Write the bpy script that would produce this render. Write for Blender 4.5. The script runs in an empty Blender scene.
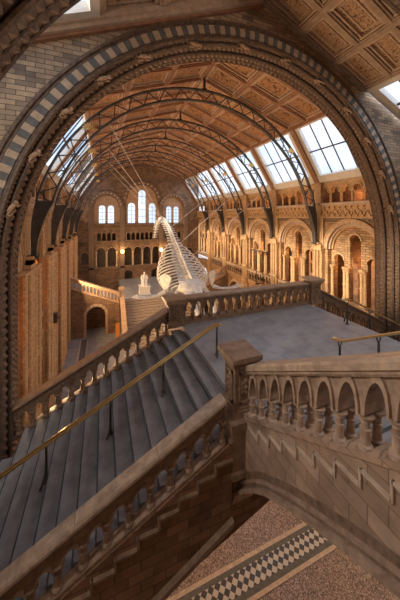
import bpy, math, random
from mathutils import Vector, Matrix
random.seed(7)
C = bpy.context.scene.collection
PI = math.pi
ZC = 10.1            # camera height above the ground floor; heights below are given relative to the eye
XC = 4.65            # centre line of the hall
GROUND = -10.1
LAND = -3.25         # level of the stair landing
# ------------------------------------------------------------------ materials
def newmat(name):
    m = bpy.data.materials.new(name); m.use_nodes = True
    nt = m.node_tree; b = nt.nodes['Principled BSDF']
    return m, nt, b
def N(nt, t, **kw):
    n = nt.nodes.new(t)
    for k, v in kw.items():
        if k in n.inputs: n.inputs[k].default_value = v
        else: setattr(n, k, v)
    return n
def L(nt, a, b): nt.links.new(a, b)
def c4(c): return (c[0], c[1], c[2], 1)
def ramp(nt, fac, stops):
    r = nt.nodes.new('ShaderNodeValToRGB'); e = r.color_ramp.elements
    while len(e) < len(stops): e.new(0.5)
    for i, (p, c) in enumerate(stops): e[i].position = p; e[i].color = c4(c)
    L(nt, fac, r.inputs[0]); return r
def noisy(name, c1, c2, scale=6, rough=.6, bump=.25, c3=None, metal=0, detail=6):
    m, nt, b = newmat(name)
    g = N(nt, 'ShaderNodeNewGeometry')
    n = N(nt, 'ShaderNodeTexNoise', Scale=scale, Detail=detail, Roughness=.65)
    L(nt, g.outputs['Position'], n.inputs['Vector'])
    st = [(.32, c1), (.68, c2)] if c3 is None else [(.3, c1), (.52, c2), (.72, c3)]
    r = ramp(nt, n.outputs['Fac'], st); L(nt, r.outputs[0], b.inputs['Base Color'])
    b.inputs['Roughness'].default_value = rough; b.inputs['Metallic'].default_value = metal
    if bump:
        bp = N(nt, 'ShaderNodeBump', Strength=bump, Distance=.02)
        L(nt, n.outputs['Fac'], bp.inputs['Height']); L(nt, bp.outputs[0], b.inputs['Normal'])
    return m
def brick(name, c1, c2, mortar, w=.3, h=.1, rough=.75, stain=.35, bump=.5, mix=None, msize=.012):
    m, nt, b = newmat(name)
    g = N(nt, 'ShaderNodeNewGeometry'); s = N(nt, 'ShaderNodeSeparateXYZ'); L(nt, g.outputs['Position'], s.inputs[0])
    a = N(nt, 'ShaderNodeMath', operation='ADD'); L(nt, s.outputs[0], a.inputs[0]); L(nt, s.outputs[1], a.inputs[1])
    cb = N(nt, 'ShaderNodeCombineXYZ'); L(nt, a.outputs[0], cb.inputs[0]); L(nt, s.outputs[2], cb.inputs[1])
    t = N(nt, 'ShaderNodeTexBrick', Scale=1.0); t.inputs['Color1'].default_value = c4(c1); t.inputs['Color2'].default_value = c4(c2)
    t.inputs['Mortar'].default_value = c4(mortar); t.inputs['Mortar Size'].default_value = msize
    t.inputs['Brick Width'].default_value = w; t.inputs['Row Height'].default_value = h; t.inputs['Bias'].default_value = 0
    L(nt, cb.outputs[0], t.inputs['Vector'])
    n = N(nt, 'ShaderNodeTexNoise', Scale=1.7, Detail=7, Roughness=.7); L(nt, g.outputs['Position'], n.inputs['Vector'])
    r = ramp(nt, n.outputs['Fac'], [(.3, (1-stain,)*3), (.65, (1.12, 1.1, 1.05))])
    mx = N(nt, 'ShaderNodeMixRGB', blend_type='MULTIPLY'); mx.inputs[0].default_value = 1
    L(nt, t.outputs['Color'], mx.inputs[1]); L(nt, r.outputs[0], mx.inputs[2]); L(nt, mx.outputs[0], b.inputs['Base Color'])
    b.inputs['Roughness'].default_value = rough
    bp = N(nt, 'ShaderNodeBump', Strength=bump, Distance=.015); L(nt, t.outputs['Fac'], bp.inputs['Height']); bp.invert = True
    L(nt, bp.outputs[0], b.inputs['Normal'])
    return m
M = {}
M['buff'] = brick('buff_terracotta_blocks', (.66,.43,.24), (.44,.26,.13), (.2,.12,.07), .34, .13, stain=.45)
M['stair_plain'] = noisy('staircase_terracotta', (.27,.18,.13), (.54,.39,.29), 8, .5, .4)
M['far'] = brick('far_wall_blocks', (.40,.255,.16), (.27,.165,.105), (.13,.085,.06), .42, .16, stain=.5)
M['spandrel'] = brick('spandrel_stone', (.66,.48,.32), (.27,.205,.155), (.16,.12,.09), .38, .118, stain=.45, msize=.009)
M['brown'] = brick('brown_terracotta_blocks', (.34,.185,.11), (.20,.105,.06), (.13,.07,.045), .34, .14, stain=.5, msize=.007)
M['stair'] = brick('staircase_blocks', (.52,.37,.28), (.38,.255,.185), (.27,.18,.13), .34, .17, stain=.45, msize=.006)
M['terra'] = noisy('terracotta', (.38,.24,.15), (.66,.46,.30), 9, .6, .35)
M['terra_gold'] = noisy('golden_terracotta', (.42,.25,.12), (.78,.53,.29), 10, .6, .5)
M['terra_dark'] = noisy('dark_terracotta', (.13,.085,.06), (.33,.22,.15), 12, .5, .6)
M['terra_pale'] = noisy('pale_terracotta', (.46,.35,.27), (.70,.56,.44), 8, .5, .25)
M['coping'] = noisy('worn_coping', (.28,.20,.15), (.56,.42,.31), 7, .42, .2)
M['copingbrown'] = noisy('brown_coping', (.27,.16,.095), (.48,.32,.2), 7, .38, .2)
M['cream'] = noisy('cream_voussoir', (.42,.30,.20), (.60,.45,.31), 9, .6, .2)
M['slateblue'] = noisy('blue_grey_voussoir', (.10,.098,.095), (.17,.165,.155), 9, .6, .2)
M['slate'] = noisy('slate_paving', (.20,.21,.235), (.31,.32,.355), 2.2, .3, .06, c3=(.38,.38,.40))
M['newel'] = noisy('brown_newel_stone', (.17,.105,.07), (.36,.24,.16), 7, .5, .4)
M['tread'] = noisy('slate_tread', (.17,.18,.20), (.33,.335,.36), 2.6, .42, .1)
M['nosing'] = noisy('dark_nosing', (.03,.03,.035), (.07,.07,.075), 8, .5, 0)  # near-black strip along each step edge
M['iron'] = noisy('dark_painted_iron', (.035,.033,.032), (.09,.08,.072), 4, .42, .05)
M['timber'] = noisy('red_brown_timber', (.26,.12,.065), (.44,.23,.13), 5, .5, .2)
M['timber_pale'] = noisy('pale_painted_timber', (.50,.36,.26), (.72,.56,.43), 6, .5, .1)
M['rib_tan'] = noisy('tan_ceiling_rib', (.34,.235,.17), (.54,.40,.30), 5, .5, .2)
M['arch_dark'] = noisy('dark_carved_terracotta', (.06,.038,.027), (.24,.155,.105), 11, .5, .6)  # dark brown carved terracotta with random lighter mottling
M['gold'] = noisy('gilding', (.75,.45,.12), (.95,.66,.25), 8, .35, .1, metal=.7)
M['white'] = noisy('cream_paint', (.70,.66,.60), (.84,.80,.74), 4, .5, .05)
M['marble'] = noisy('white_marble', (.75,.74,.72), (.88,.87,.85), 5, .4, .1)
M['bone'] = noisy('whale_bone', (.56,.57,.57), (.84,.85,.85), 4, .55, .2)
M['cable'] = noisy('steel_cable', (.55,.53,.5), (.75,.73,.7), 3, .4, 0)
M['brass'] = noisy('polished_brass', (.80,.55,.22), (.92,.68,.34), 9, .28, .05, metal=.9)
M['dark'] = noisy('dark_backing', (.05,.035,.025), (.11,.075,.05), 2, .8, 0)  # near-black brown backing behind the far openings, also the speaker cone
M['orange'] = noisy('orange_panel_print', (.85,.28,.04), (.9,.36,.07), 3, .5, 0)
M['door'] = noisy('dark_oak', (.06,.035,.02), (.13,.075,.04), 6, .5, .1)
def coffer_mat(name, base, gold, scale):
    m, nt, b = newmat(name)
    g = N(nt, 'ShaderNodeNewGeometry')
    n = N(nt, 'ShaderNodeTexNoise', Scale=scale*.5, Detail=3); L(nt, g.outputs['Position'], n.inputs['Vector'])
    mxv = N(nt, 'ShaderNodeMixRGB', blend_type='ADD'); mxv.inputs[0].default_value = .3
    L(nt, g.outputs['Position'], mxv.inputs[1]); L(nt, n.outputs['Color'], mxv.inputs[2])
    v = N(nt, 'ShaderNodeTexVoronoi', Scale=scale, feature='SMOOTH_F1'); L(nt, mxv.outputs[0], v.inputs['Vector'])
    r = ramp(nt, v.outputs['Distance'], [(.18, base), (.36, gold), (.52, gold), (.66, base)])
    L(nt, r.outputs[0], b.inputs['Base Color']); b.inputs['Roughness'].default_value = .55
    return m
M['coffer'] = coffer_mat('painted_leaf_panel', (.12,.045,.02), (.50,.27,.13), 8)
M['coffer2'] = coffer_mat('painted_flower_panel', (.075,.035,.02), (.58,.37,.22), 14)
def glass():
    m, nt, b = newmat('clear_glass'); nt.nodes.remove(b)
    o = nt.nodes['Material Output']
    t = N(nt, 'ShaderNodeBsdfTransparent'); t.inputs[0].default_value = (.93,.96,1,1)
    g = N(nt, 'ShaderNodeBsdfGlossy'); g.inputs['Roughness'].default_value = .08
    lw = N(nt, 'ShaderNodeLayerWeight', Blend=.5); pw = N(nt, 'ShaderNodeMath', operation='POWER'); pw.inputs[1].default_value = 5
    f = N(nt, 'ShaderNodeMath', operation='MULTIPLY_ADD'); f.inputs[1].default_value = .15; f.inputs[2].default_value = .03
    L(nt, lw.outputs['Facing'], pw.inputs[0]); L(nt, pw.outputs[0], f.inputs[0]); mx = N(nt, 'ShaderNodeMixShader')
    L(nt, f.outputs[0], mx.inputs[0]); L(nt, t.outputs[0], mx.inputs[1]); L(nt, g.outputs[0], mx.inputs[2]); L(nt, mx.outputs[0], o.inputs[0])
    return m
M['glass'] = glass()
def lamp_mat():
    m, nt, b = newmat('glowing_lamp_glass'); b.inputs['Emission Color'].default_value = (1,.55,.18,1); b.inputs['Emission Strength'].default_value = 14
    return m
M['glow'] = lamp_mat()
def terrazzo():
    m, nt, b = newmat('pink_terrazzo'); g = N(nt, 'ShaderNodeNewGeometry')
    v = N(nt, 'ShaderNodeTexVoronoi', Scale=48); L(nt, g.outputs['Position'], v.inputs['Vector'])
    r = ramp(nt, v.outputs['Color'], [(.15, (.09,.065,.058)), (.5, (.24,.17,.145)), (.85, (.56,.43,.37))])
    L(nt, r.outputs[0], b.inputs['Base Color']); b.inputs['Roughness'].default_value = .3
    return m
M['terrazzo'] = terrazzo()
def mosaic():
    m, nt, b = newmat('diamond_mosaic'); g = N(nt, 'ShaderNodeNewGeometry')
    mp = N(nt, 'ShaderNodeMapping'); mp.inputs['Rotation'].default_value = (0,0,PI/4); mp.inputs['Location'].default_value = (.03,.02,.5)
    L(nt, g.outputs['Position'], mp.inputs['Vector'])
    t = N(nt, 'ShaderNodeTexChecker', Scale=7.2); t.inputs[1].default_value = (.62,.57,.52,1); t.inputs[2].default_value = (.07,.075,.085,1)
    L(nt, mp.outputs[0], t.inputs[0]); L(nt, t.outputs[0], b.inputs['Base Color']); b.inputs['Roughness'].default_value = .3
    return m
M['mosaic'] = mosaic()
# ------------------------------------------------------------------ mesh building
class MB:
    def __init__(s): s.v = []; s.f = []; s.m = []
    def add(s, vs, fs, m=0):
        o = len(s.v); s.v += [tuple(p) for p in vs]; s.f += [tuple(i+o for i in f) for f in fs]; s.m += [m]*len(fs); return s
    def hexa(s, p, m=0):   # p: 4 bottom + 4 top
        return s.add(p, [(3,2,1,0),(4,5,6,7),(0,1,5,4),(1,2,6,5),(2,3,7,6),(3,0,4,7)], m)
    def box(s, x0, x1, y0, y1, z0, z1, m=0, f=None):
        p = [(x0,y0,z0),(x1,y0,z0),(x1,y1,z0),(x0,y1,z0),(x0,y0,z1),(x1,y0,z1),(x1,y1,z1),(x0,y1,z1)]
        if f: p = [f(*q) for q in p]
        return s.hexa(p, m)
    def prism(s, poly, f, d0, d1, m=0):     # poly of (a,b); f(a,b,d) -> xyz
        n = len(poly); vs = [f(a,b,d0) for a,b in poly] + [f(a,b,d1) for a,b in poly]
        fs = [tuple(range(n))[::-1], tuple(range(n,2*n))] + [(i,(i+1)%n,(i+1)%n+n,i+n) for i in range(n)]
        return s.add(vs, fs, m)
    def loft(s, rings, cap=True, m=0, closed=True):
        n = len(rings[0]); vs = [p for r in rings for p in r]; fs = []
        k = n if closed else n-1
        for j in range(len(rings)-1):
            for i in range(k):
                a = j*n+i; b = j*n+(i+1)%n; fs.append((a,b,b+n,a+n))
        if cap and closed: fs += [tuple(range(n))[::-1], tuple(range((len(rings)-1)*n, len(rings)*n))]
        return s.add(vs, fs, m)
    def tube(s, pts, r, n=8, m=0, cap=True):
        pts = [Vector(p) for p in pts]; rs = r if isinstance(r, (list,tuple)) else [r]*len(pts); rings = []
        up = None
        for i, p in enumerate(pts):
            t = (pts[min(i+1,len(pts)-1)] - pts[max(i-1,0)]).normalized()
            if up is None:
                up = Vector((0,0,1)) if abs(t.z) < .9 else Vector((1,0,0))
            a = t.cross(up).normalized(); up = a.cross(t).normalized()
            rings.append([tuple(p + (a*math.cos(q*2*PI/n) + up*math.sin(q*2*PI/n))*rs[i]) for q in range(n)])
        return s.loft(rings, cap, m)
    def lathe(s, prof, c=(0,0,0), n=12, m=0, sy=1):
        return s.loft([[(c[0]+r*math.cos(q*2*PI/n), c[1]+r*sy*math.sin(q*2*PI/n), c[2]+z) for q in range(n)] for r, z in prof], True, m)
    def ball(s, c, r, m=0, n=8, sc=(1,1,1)):
        pr = [(max(.02,math.sin(k*PI/6)), -math.cos(k*PI/6)) for k in range(7)]
        return s.loft([[(c[0]+r*sc[0]*a*math.cos(q*2*PI/n), c[1]+r*sc[1]*a*math.sin(q*2*PI/n), c[2]+r*sc[2]*z) for q in range(n)] for a, z in pr], True, m)
    def mesh(s, name, mats, base=(0,0,0), smooth=False, local=False):
        me = bpy.data.meshes.new(name); bz = base[2]
        vs = s.v if local else [(x-base[0], y-base[1], z-base[2]) for x,y,z in s.v]
        me.from_pydata(vs, [], s.f)
        for mm in (mats if isinstance(mats,(list,tuple)) else [mats]): me.materials.append(M[mm])
        me.polygons.foreach_set('material_index', s.m)
        me.polygons.foreach_set('use_smooth', [smooth]*len(s.f)); me.update()
        if smooth:
            try: me.set_sharp_from_angle(angle=math.radians(42))
            except Exception: pass
        return me
def arcwall(mb, f, x0, x1, z0, z1, ops, d0, d1, m=0, seg=10):
    """solid strip from x0 to x1 with round-headed openings (centre, width, sill, springing[, rise])"""
    x = x0
    for op in sorted(ops):
        cx, w, zb, zs = op[:4]; rise = op[4] if len(op) > 4 else w/2
        a, b = cx-w/2, cx+w/2
        if a > x+1e-4: mb.box(x, a, d0, d1, z0, z1, m, lambda p,q,r: f(p,r,q))
        if zb > z0+1e-4: mb.box(a, b, d0, d1, z0, zb, m, lambda p,q,r: f(p,r,q))
        for k in range(seg):
            t0, t1 = PI-PI*k/seg, PI-PI*(k+1)/seg
            xa, xb = cx+w/2*math.cos(t0), cx+w/2*math.cos(t1); za, zc = zs+rise*math.sin(t0), zs+rise*math.sin(t1)
            mb.hexa([f(xa,za,d0),f(xb,zc,d0),f(xb,zc,d1),f(xa,za,d1),f(xa,z1,d0),f(xb,z1,d0),f(xb,z1,d1),f(xa,z1,d1)], m)
        x = b
    if x < x1-1e-4: mb.box(x, x1, d0, d1, z0, z1, m, lambda p,q,r: f(p,r,q))
def arcring(mb, f, cx, zs, r0, r1, d0, d1, ms=(0,), n=16, a0=0, a1=PI, gap=0, rise=1):
    for k in range(n):
        t0 = a0+(a1-a0)*(k+gap)/n; t1 = a0+(a1-a0)*(k+1-gap)/n
        q = lambda r,t,d: f(cx+r*math.cos(t), zs+r*rise*math.sin(t), d)
        mb.hexa([q(r0,t0,d0),q(r0,t1,d0),q(r0,t1,d1),q(r0,t0,d1),q(r1,t0,d0),q(r1,t1,d0),q(r1,t1,d1),q(r1,t0,d1)], ms[k%len(ms)])
# ------------------------------------------------------------------ objects
def setp(o, label=None, cat=None, group=None, kind=None):
    for k, v in (('label',label),('category',cat),('group',group),('kind',kind)):
        if v: o[k] = v
    return o
def thing(name, label, cat, base, group=None):
    o = bpy.data.objects.new(name, None); C.objects.link(o); o.location = (base[0], base[1], base[2]+ZC)
    o.empty_display_size = .2; o['_b'] = base; del o['_b']; BASE[o.name] = base
    return setp(o, label, cat, group)
BASE = {}
def part(name, mb, mats, parent, smooth=False, label=None, kind=None):
    b = BASE[parent.name]; o = bpy.data.objects.new(name, mb.mesh(name, mats, b, smooth)); C.objects.link(o); o.parent = parent
    BASE[o.name] = b
    return setp(o, label=label, kind=kind)
def inst(name, me, parent, loc, rz=0, sc=(1,1,1), label=None):
    b = BASE[parent.name]; o = bpy.data.objects.new(name, me); C.objects.link(o); o.parent = parent
    o.location = (loc[0]-b[0], loc[1]-b[1], loc[2]-b[2]); o.rotation_euler = (0,0,rz); o.scale = sc
    BASE[o.name] = loc
    return setp(o, label=label)
def struct(name, mb, mats, base=(0,0,-10.1), label=None, cat=None, smooth=False):
    o = bpy.data.objects.new(name, mb.mesh(name, mats, base, smooth)); C.objects.link(o); o.location = (base[0],base[1],base[2]+ZC)
    BASE[o.name] = base; o['kind'] = 'structure'
    return setp(o, label=label, cat=cat)
# ================================================================== FLOOR
SB = (XC, 16, GROUND)
fl = MB(); fl.box(-9, 19, -6, 34, GROUND-.3, GROUND)
struct('floor', fl, 'terrazzo', SB, 'pink speckled terrazzo floor of the hall far below the stairs', 'floor')
g = MB(); g.box(-2.6, 11.9, 9, 32, GROUND, GROUND+.006)
struct('trim_1', g, 'slate', SB, 'grey paved floor field down the middle of the hall', 'floor paving')
g = MB(); Z1, Z2 = GROUND, GROUND+.012
for y0,y1,mi in ((5.60,5.70,0),(5.70,5.83,1),(5.83,6.25,2),(6.25,6.37,1),(6.37,6.47,0)): g.box(-2.6, 12, y0, y1, Z1, Z2, mi)
struct('trim_2', g, ['terra_pale','slateblue','mosaic'], SB, 'diamond mosaic strip with grey and pale bands in the floor below the stair arch', 'mosaic strip')
g = MB()
for x0,x1,mi in ((-1.75,-1.62,0),(-1.62,-1.2,1),(-1.2,-1.12,0)): g.box(x0, x1, 9.2, 22.6, Z1, Z2+.004, mi)
struct('trim_3', g, ['terra_pale','slateblue'], SB, 'dark strip edged with pale lines along the hall floor beside the left wall', 'floor strip')
# ================================================================== CEILINGS
def roof(name, y0, y1, sides, ny, label, ribm='timber', pan='coffer'):
    """sides: list of (X0,z0,X1,z1,nx); ribs and sunk painted panels on each slope"""
    sh = MB()
    for X0,z0,X1,z1,nx in sides:
        sh.hexa([(X0,y0,z0+.2),(X1,y0,z1+.2),(X1,y1,z1+.2),(X0,y1,z0+.2),(X0,y0,z0+.32),(X1,y0,z1+.32),(X1,y1,z1+.32),(X0,y1,z0+.32)])
    ro = struct(name, sh, 'timber', (XC,(y0+y1)/2,6.9), label, 'ceiling')
    rb = MB(); mo = MB()
    for X0,z0,X1,z1,nx in sides:
        l = math.hypot(X1-X0, z1-z0); ex = ((X1-X0)/l, (z1-z0)/l); nn = (ex[1], -ex[0])
        if nn[1] > 0: nn = (-nn[0], -nn[1])
        P = lambda u,y,h: (X0+ex[0]*u+nn[0]*h, y, z0+ex[1]*u+nn[1]*h)
        for i in range(nx+1):
            u = l*i/nx; w = .13
            rb.box(u-w, u+w, y0, y1, -.19, .02, 0, P)
            rb.box(u-w*.55, u+w*.55, y0, y1, .02, .06, 0, P)
            for q in (-w-.07, w+.02): mo.box(u+q, u+q+.05, y0, y1, -.19, -.02, 0, P); mo.box(u+q*.55+.01, u+q*.55+.03, y0, y1, .0, .035, 0, P)
        for j in range(ny+1):
            y = y0+(y1-y0)*j/ny; w = .12
            rb.box(0, l, y-w, y+w, -.19, .0, 0, P); rb.box(0, l, y-w*.5, y+w*.5, 0, .045, 0, P)
            for q in (-w-.07, w+.02): mo.box(0, l, y+q, y+q+.05, -.19, -.05, 0, P)
        for i in range(nx):
            for j in range(ny):
                p = MB(); a,b = l*i/nx, l*(i+1)/nx; c,d = y0+(y1-y0)*j/ny, y0+(y1-y0)*(j+1)/ny
                p.box(a+.16, b-.16, c+.16, d-.16, -.19, -.14, 0, P)
                p.box(a+.3, b-.3, c+.28, c+.32, -.14, -.11, 1, P); p.box(a+.3, b-.3, d-.32, d-.28, -.14, -.11, 1, P)
                p.box(a+.28, a+.32, c+.28, d-.28, -.14, -.11, 1, P); p.box(b-.32, b-.28, c+.28, d-.28, -.14, -.11, 1, P)
                part('painted_ceiling_panel', p, [pan,'timber_pale'], ro)
    part('ceiling_ribs', rb, ribm, ro); part('rib_moulding', mo, 'timber_pale', ro)
    return ro
RZ = 6.94
BKX, BKZ, FTX, FTZ = 5.45, 5.05, 7.4, 2.1          # break and foot of the hall roof, from the centre line
TY = [11.4, 15.5, 19.6, 23.7, 27.8]                # trusses
roof('ceiling', 7.6, 32.2, [(XC,RZ,XC+BKX,BKZ,3),(XC,RZ,XC-BKX,BKZ,3)], 18, 'brown coffered gable ceiling of the hall with painted leaf panels')
FS = .43
roof('ceiling_near', -1.2, 6.72, [(XC,RZ,XC+4.75,RZ-FS*4.75,3),(XC,RZ,XC-4.75,RZ-FS*4.75,3)], 8, 'coffered ceiling with floral panels overhead in front of the large arch', 'rib_tan', 'coffer2')
# skylights
wn = [0]
def skylight(A, B_, y0, y1, nv, nh, label, fw=.18):
    wn[0] += 1; l = math.hypot(B_[0]-A[0], B_[1]-A[1]); ex = ((B_[0]-A[0])/l, (B_[1]-A[1])/l); nn = (ex[1], -ex[0])
    if nn[1] > 0: nn = (-nn[0], -nn[1])
    P = lambda u,y,h: (A[0]+ex[0]*u+nn[0]*h, y, A[1]+ex[1]*u+nn[1]*h)
    fr = MB()
    fr.box(0, fw, y0, y1, -.15, .08, 0, P); fr.box(l-fw*2.4, l, y0, y1, -.15, .12, 0, P)
    fr.box(fw, l-fw, y0, y0+fw*1.5, -.15, .08, 0, P); fr.box(fw, l-fw, y1-fw*1.5, y1, -.15, .08, 0, P)
    for q in (.06,.12): fr.box(fw+q-.04, l-fw, y0+fw*1.5+q-.04, y0+fw*1.5+q-.02, -.12, .04, 0, P)
    w = struct('window_%d' % wn[0], fr, 'white', (P(l/2,(y0+y1)/2,0)[0], (y0+y1)/2, P(l/2,0,0)[2]), label, 'skylight')
    gb = MB()
    ya, yb = y0+fw*1.5, y1-fw*1.5; ua, ub = fw, l-fw*2.4
    for i in range(1, nv): y = ya+(yb-ya)*i/nv; gb.box(ua, ub, y-.022, y+.022, -.04, .015, 0, P)
    for i in range(1, nh): u = ua+(ub-ua)*i/nh; gb.box(u-.035, u+.035, ya, yb, -.05, .02, 0, P)
    part('glazing_bars', gb, 'iron', w)
    pn = MB(); pn.box(ua, ub, ya, yb, -.022, -.016, 0, P); part('glass_pane', pn, 'glass', w)
    return w
YB = [7.6]+TY+[32.2]
ordn = ['first', 'second', 'third', 'fourth', 'fifth', 'sixth']
for sgn, sd in ((1,'right'),(-1,'left')):
    for i in range(6):
        skylight((XC+sgn*BKX,BKZ), (XC+sgn*FTX,FTZ), YB[i]+.12, YB[i+1]-.12, 4, 2, 'glazed roof light on the %s slope, %s beyond the large arch' % (sd, ordn[i]))
    for (a, b, ww) in ((-1.2,1.4,'above the viewer'),(1.4,4.0,'before the nearer arch'),(4.0,6.65,'just in front of the large arch')):
        skylight((XC+sgn*4.75,RZ-FS*4.75), (XC+sgn*8.6,RZ-FS*8.6), a+.05, b-.05, 3, 3, 'glazed roof light on the %s slope, %s' % (sd, ww), .22)
# principal rafters between the roof lights
rf = MB()
for sgn in (1,-1):
    for y in TY+[7.72, 32.1]:
        a = (XC+sgn*BKX, BKZ); b = (XC+sgn*FTX, FTZ); l = math.hypot(b[0]-a[0], b[1]-a[1]); ex = ((b[0]-a[0])/l,(b[1]-a[1])/l); nn=(-abs(ex[1])*sgn, -abs(ex[0]))
        rf.box(0, l, y-.16, y+.16, -.1, .16, 0, lambda u,yy,h: (a[0]+ex[0]*u+nn[0]*h, yy, a[1]+ex[1]*u+nn[1]*h))
    rf.box(XC+sgn*BKX-.15, XC+sgn*BKX+.15, 7.6, 32.2, BKZ-.12, BKZ+.2)
struct('trim_4', rf, 'timber', (XC,20,4), 'red-brown rafters and purlin between the roof lights', 'rafters')
# ================================================================== SIDE WALLS (one bay is 4.1 m long, copied down both sides)
B = 4.1; WR = 7.5
Fw = lambda u,z,d: (d, u, z)
big = MB()
arcwall(big, Fw, 0, B, -4.6, 0, [(B/2, 3.0, -4.6, -1.85)], 0, .3, seg=18)
me_big = None
def bmesh_(fn, mats, smooth=False, name='m'):
    mb = MB(); fn(mb); return mb.mesh(name, mats, (0,0,0), smooth, local=True)
def f_wall(mb):
    arcwall(mb, Fw, 0, B, -4.6, 0, [(B/2, 3.0, -4.6, -1.85)], 0, .3, seg=18)
    arcwall(mb, Fw, 0, B, -10.1, -5.75, [(B/2, 2.7, -10.1, -7.7)], 0, .5, seg=14)
    mb.box(.0, .75, 0, B, -5.75, -5.6); mb.box(-.12, .0, 0, B, -5.78, -5.6)
def f_tymp(mb):
    arcwall(mb, Fw, .4, B-.4, -4.6, -.2, [(B/2, .62, -4.6, -1.25), (B/2-.97,.62,-4.6,-2.4), (B/2+.97,.62,-4.6,-2.4)], .3, .55, seg=10)
def f_ring(mb):
    arcring(mb, Fw, B/2, -1.85, 1.5, 1.68, -.07, .05, (0,1), 30)
    arcring(mb, Fw, B/2, -1.85, 1.68, 1.76, -.11, .05, (0,), 30)
    arcring(mb, Fw, B/2, -1.85, 1.40, 1.5, .08, .3, (1,), 24)
    arcring(mb, Fw, B/2, -1.85, 1.30, 1.40, .2, .3, (0,), 24)
    arcring(mb, Fw, B/2, -1.25, .31, .39, .22, .3, (0,), 12)
    for s in (-.97,.97): arcring(mb, Fw, B/2+s, -2.4, .31, .39, .22, .3, (0,), 12)
    arcring(mb, Fw, B/2, -7.7, 1.35, 1.55, -.06, .05, (0,1), 24)
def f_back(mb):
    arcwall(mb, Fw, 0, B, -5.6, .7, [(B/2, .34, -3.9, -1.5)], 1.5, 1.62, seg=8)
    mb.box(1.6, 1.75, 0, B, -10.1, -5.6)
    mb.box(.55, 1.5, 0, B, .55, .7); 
def f_corbel(mb):
    mb.box(-.04, .3, 0, B, 0, .72)
    mb.box(-.14, .0, 0, B, -.06, .03); mb.box(-.17, 0, 0, B, .6, .66)
    n = 12; w = B/n
    for i in range(n+1):
        arcring(mb, Fw, i*w, .12, w*.72, w*.92, -.13 if i%2 else -.10, -.04, (0,), 7)
        mb.box(-.13, -.04, i*w-.045, i*w+.045, .03, .14)
        mb.box(-.15, -.04, i*w-.07, i*w+.07, .50, .6)
def f_bands(mb):
    for z in (-.14, -.26): mb.box(-.02, .0, 0, B, z-.035, z+.035)
    n = 20
    for i in range(n): mb.box(-.05, 0, B*(i+.2)/n, B*(i+.8)/n, -.23, -.17)
def f_sill(mb):
    mb.box(-.2, .9, 0, B, .72, .8); mb.box(-.14, .0, 0, B, .66, .72)
    mb.box(-.1, 1.0, 0, B, 1.98, 2.1)
def f_gal(mb):
    n = 6; w = B/n
    arcwall(mb, Fw, 0, B, 1.42, 2.0, [(w*(i+.5), w*.62, 1.42, 1.52) for i in range(n)], 0, .25, seg=8)
    for i in range(n): arcring(mb, Fw, w*(i+.5), 1.52, w*.31, w*.40, -.05, .02, (0,), 10)
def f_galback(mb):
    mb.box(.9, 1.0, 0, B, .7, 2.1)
MW = {k: bmesh_(fn, mt, False, k) for k, fn, mt in (
    ('wall_bay', f_wall, 'buff'), ('lancet_screen', f_tymp, 'buff'), ('arch_moulding', f_ring, ['terra_gold','terra_pale']),
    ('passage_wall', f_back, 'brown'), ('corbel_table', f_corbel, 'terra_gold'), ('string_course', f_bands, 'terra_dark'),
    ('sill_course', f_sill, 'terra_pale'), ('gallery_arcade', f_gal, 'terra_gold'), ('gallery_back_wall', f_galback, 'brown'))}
def col_mesh(h, r, name, mat, seg=10, rings=True):
    mb = MB()
    pr = [(r*1.7,0),(r*1.7,.04*h),(r*1.25,.055*h),(r*1.4,.075*h),(r,.1*h)]
    if rings: pr += [(r,.48*h),(r*1.3,.49*h),(r*1.3,.51*h),(r,.52*h)]
    pr += [(r*.95,.85*h),(r*1.25,.86*h),(r*1.0,.875*h),(r*1.5,.94*h),(r*1.75,.955*h),(r*1.75,h)]
    mb.lathe(pr, n=seg); return mb.mesh(name, mat, smooth=True, local=True)
me_col = col_mesh(1.85, .085, 'lancet_column', 'terra_gold')
me_gcol = col_mesh(.66, .07, 'gallery_column', 'terra_gold', 8)
def f_pil(mb):
    mb.box(-.14, 0, -.36, .36, -10.1, 0); mb.box(-.24, -.14, -.20, .20, -10.1, -1.9)
    for u in (-.29, -.1, .1, .29): mb.tube([(-.2 if abs(u)>.2 else -.29, u, -10.1), (-.2 if abs(u)>.2 else -.29, u, -1.85)], .065, 8)
    for z in (-1.95,-4.4,-5.7,-8.0): mb.box(-.34, 0, -.4, .4, z, z+.13)
    mb.box(-.3, 0, -.34, .34, -1.82, -1.6); mb.box(-.4,0,-.24,.24,-1.6,-1.5)
    mb.box(-.2, 0, -.25, .25, .05, 2.0); mb.box(-.28, 0, -.3, .3, 1.9, 2.02)
me_pil = bmesh_(f_pil, 'terra_gold', False, 'pilaster')
def f_rail(mb):   # first-floor gallery parapet
    mb.box(-.13, .1, 0, B, -4.72, -4.6); mb.box(-.1, .08, 0, B, -5.6, -5.5)
    n = 10; w = B/n
    arcwall(mb, Fw, 0, B, -4.98, -4.72, [(w*(i+.5), w*.6, -4.98, -4.9, .14) for i in range(n)], -.08, .06, seg=6)
    for i in range(n+1): mb.lathe([(.05,-5.5),(.03,-5.42),(.055,-5.3),(.03,-5.1),(.05,-4.98)], (-.01, i*w, 0), 6)
me_rail = bmesh_(f_rail, 'terra', False, 'gallery_parapet')
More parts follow.
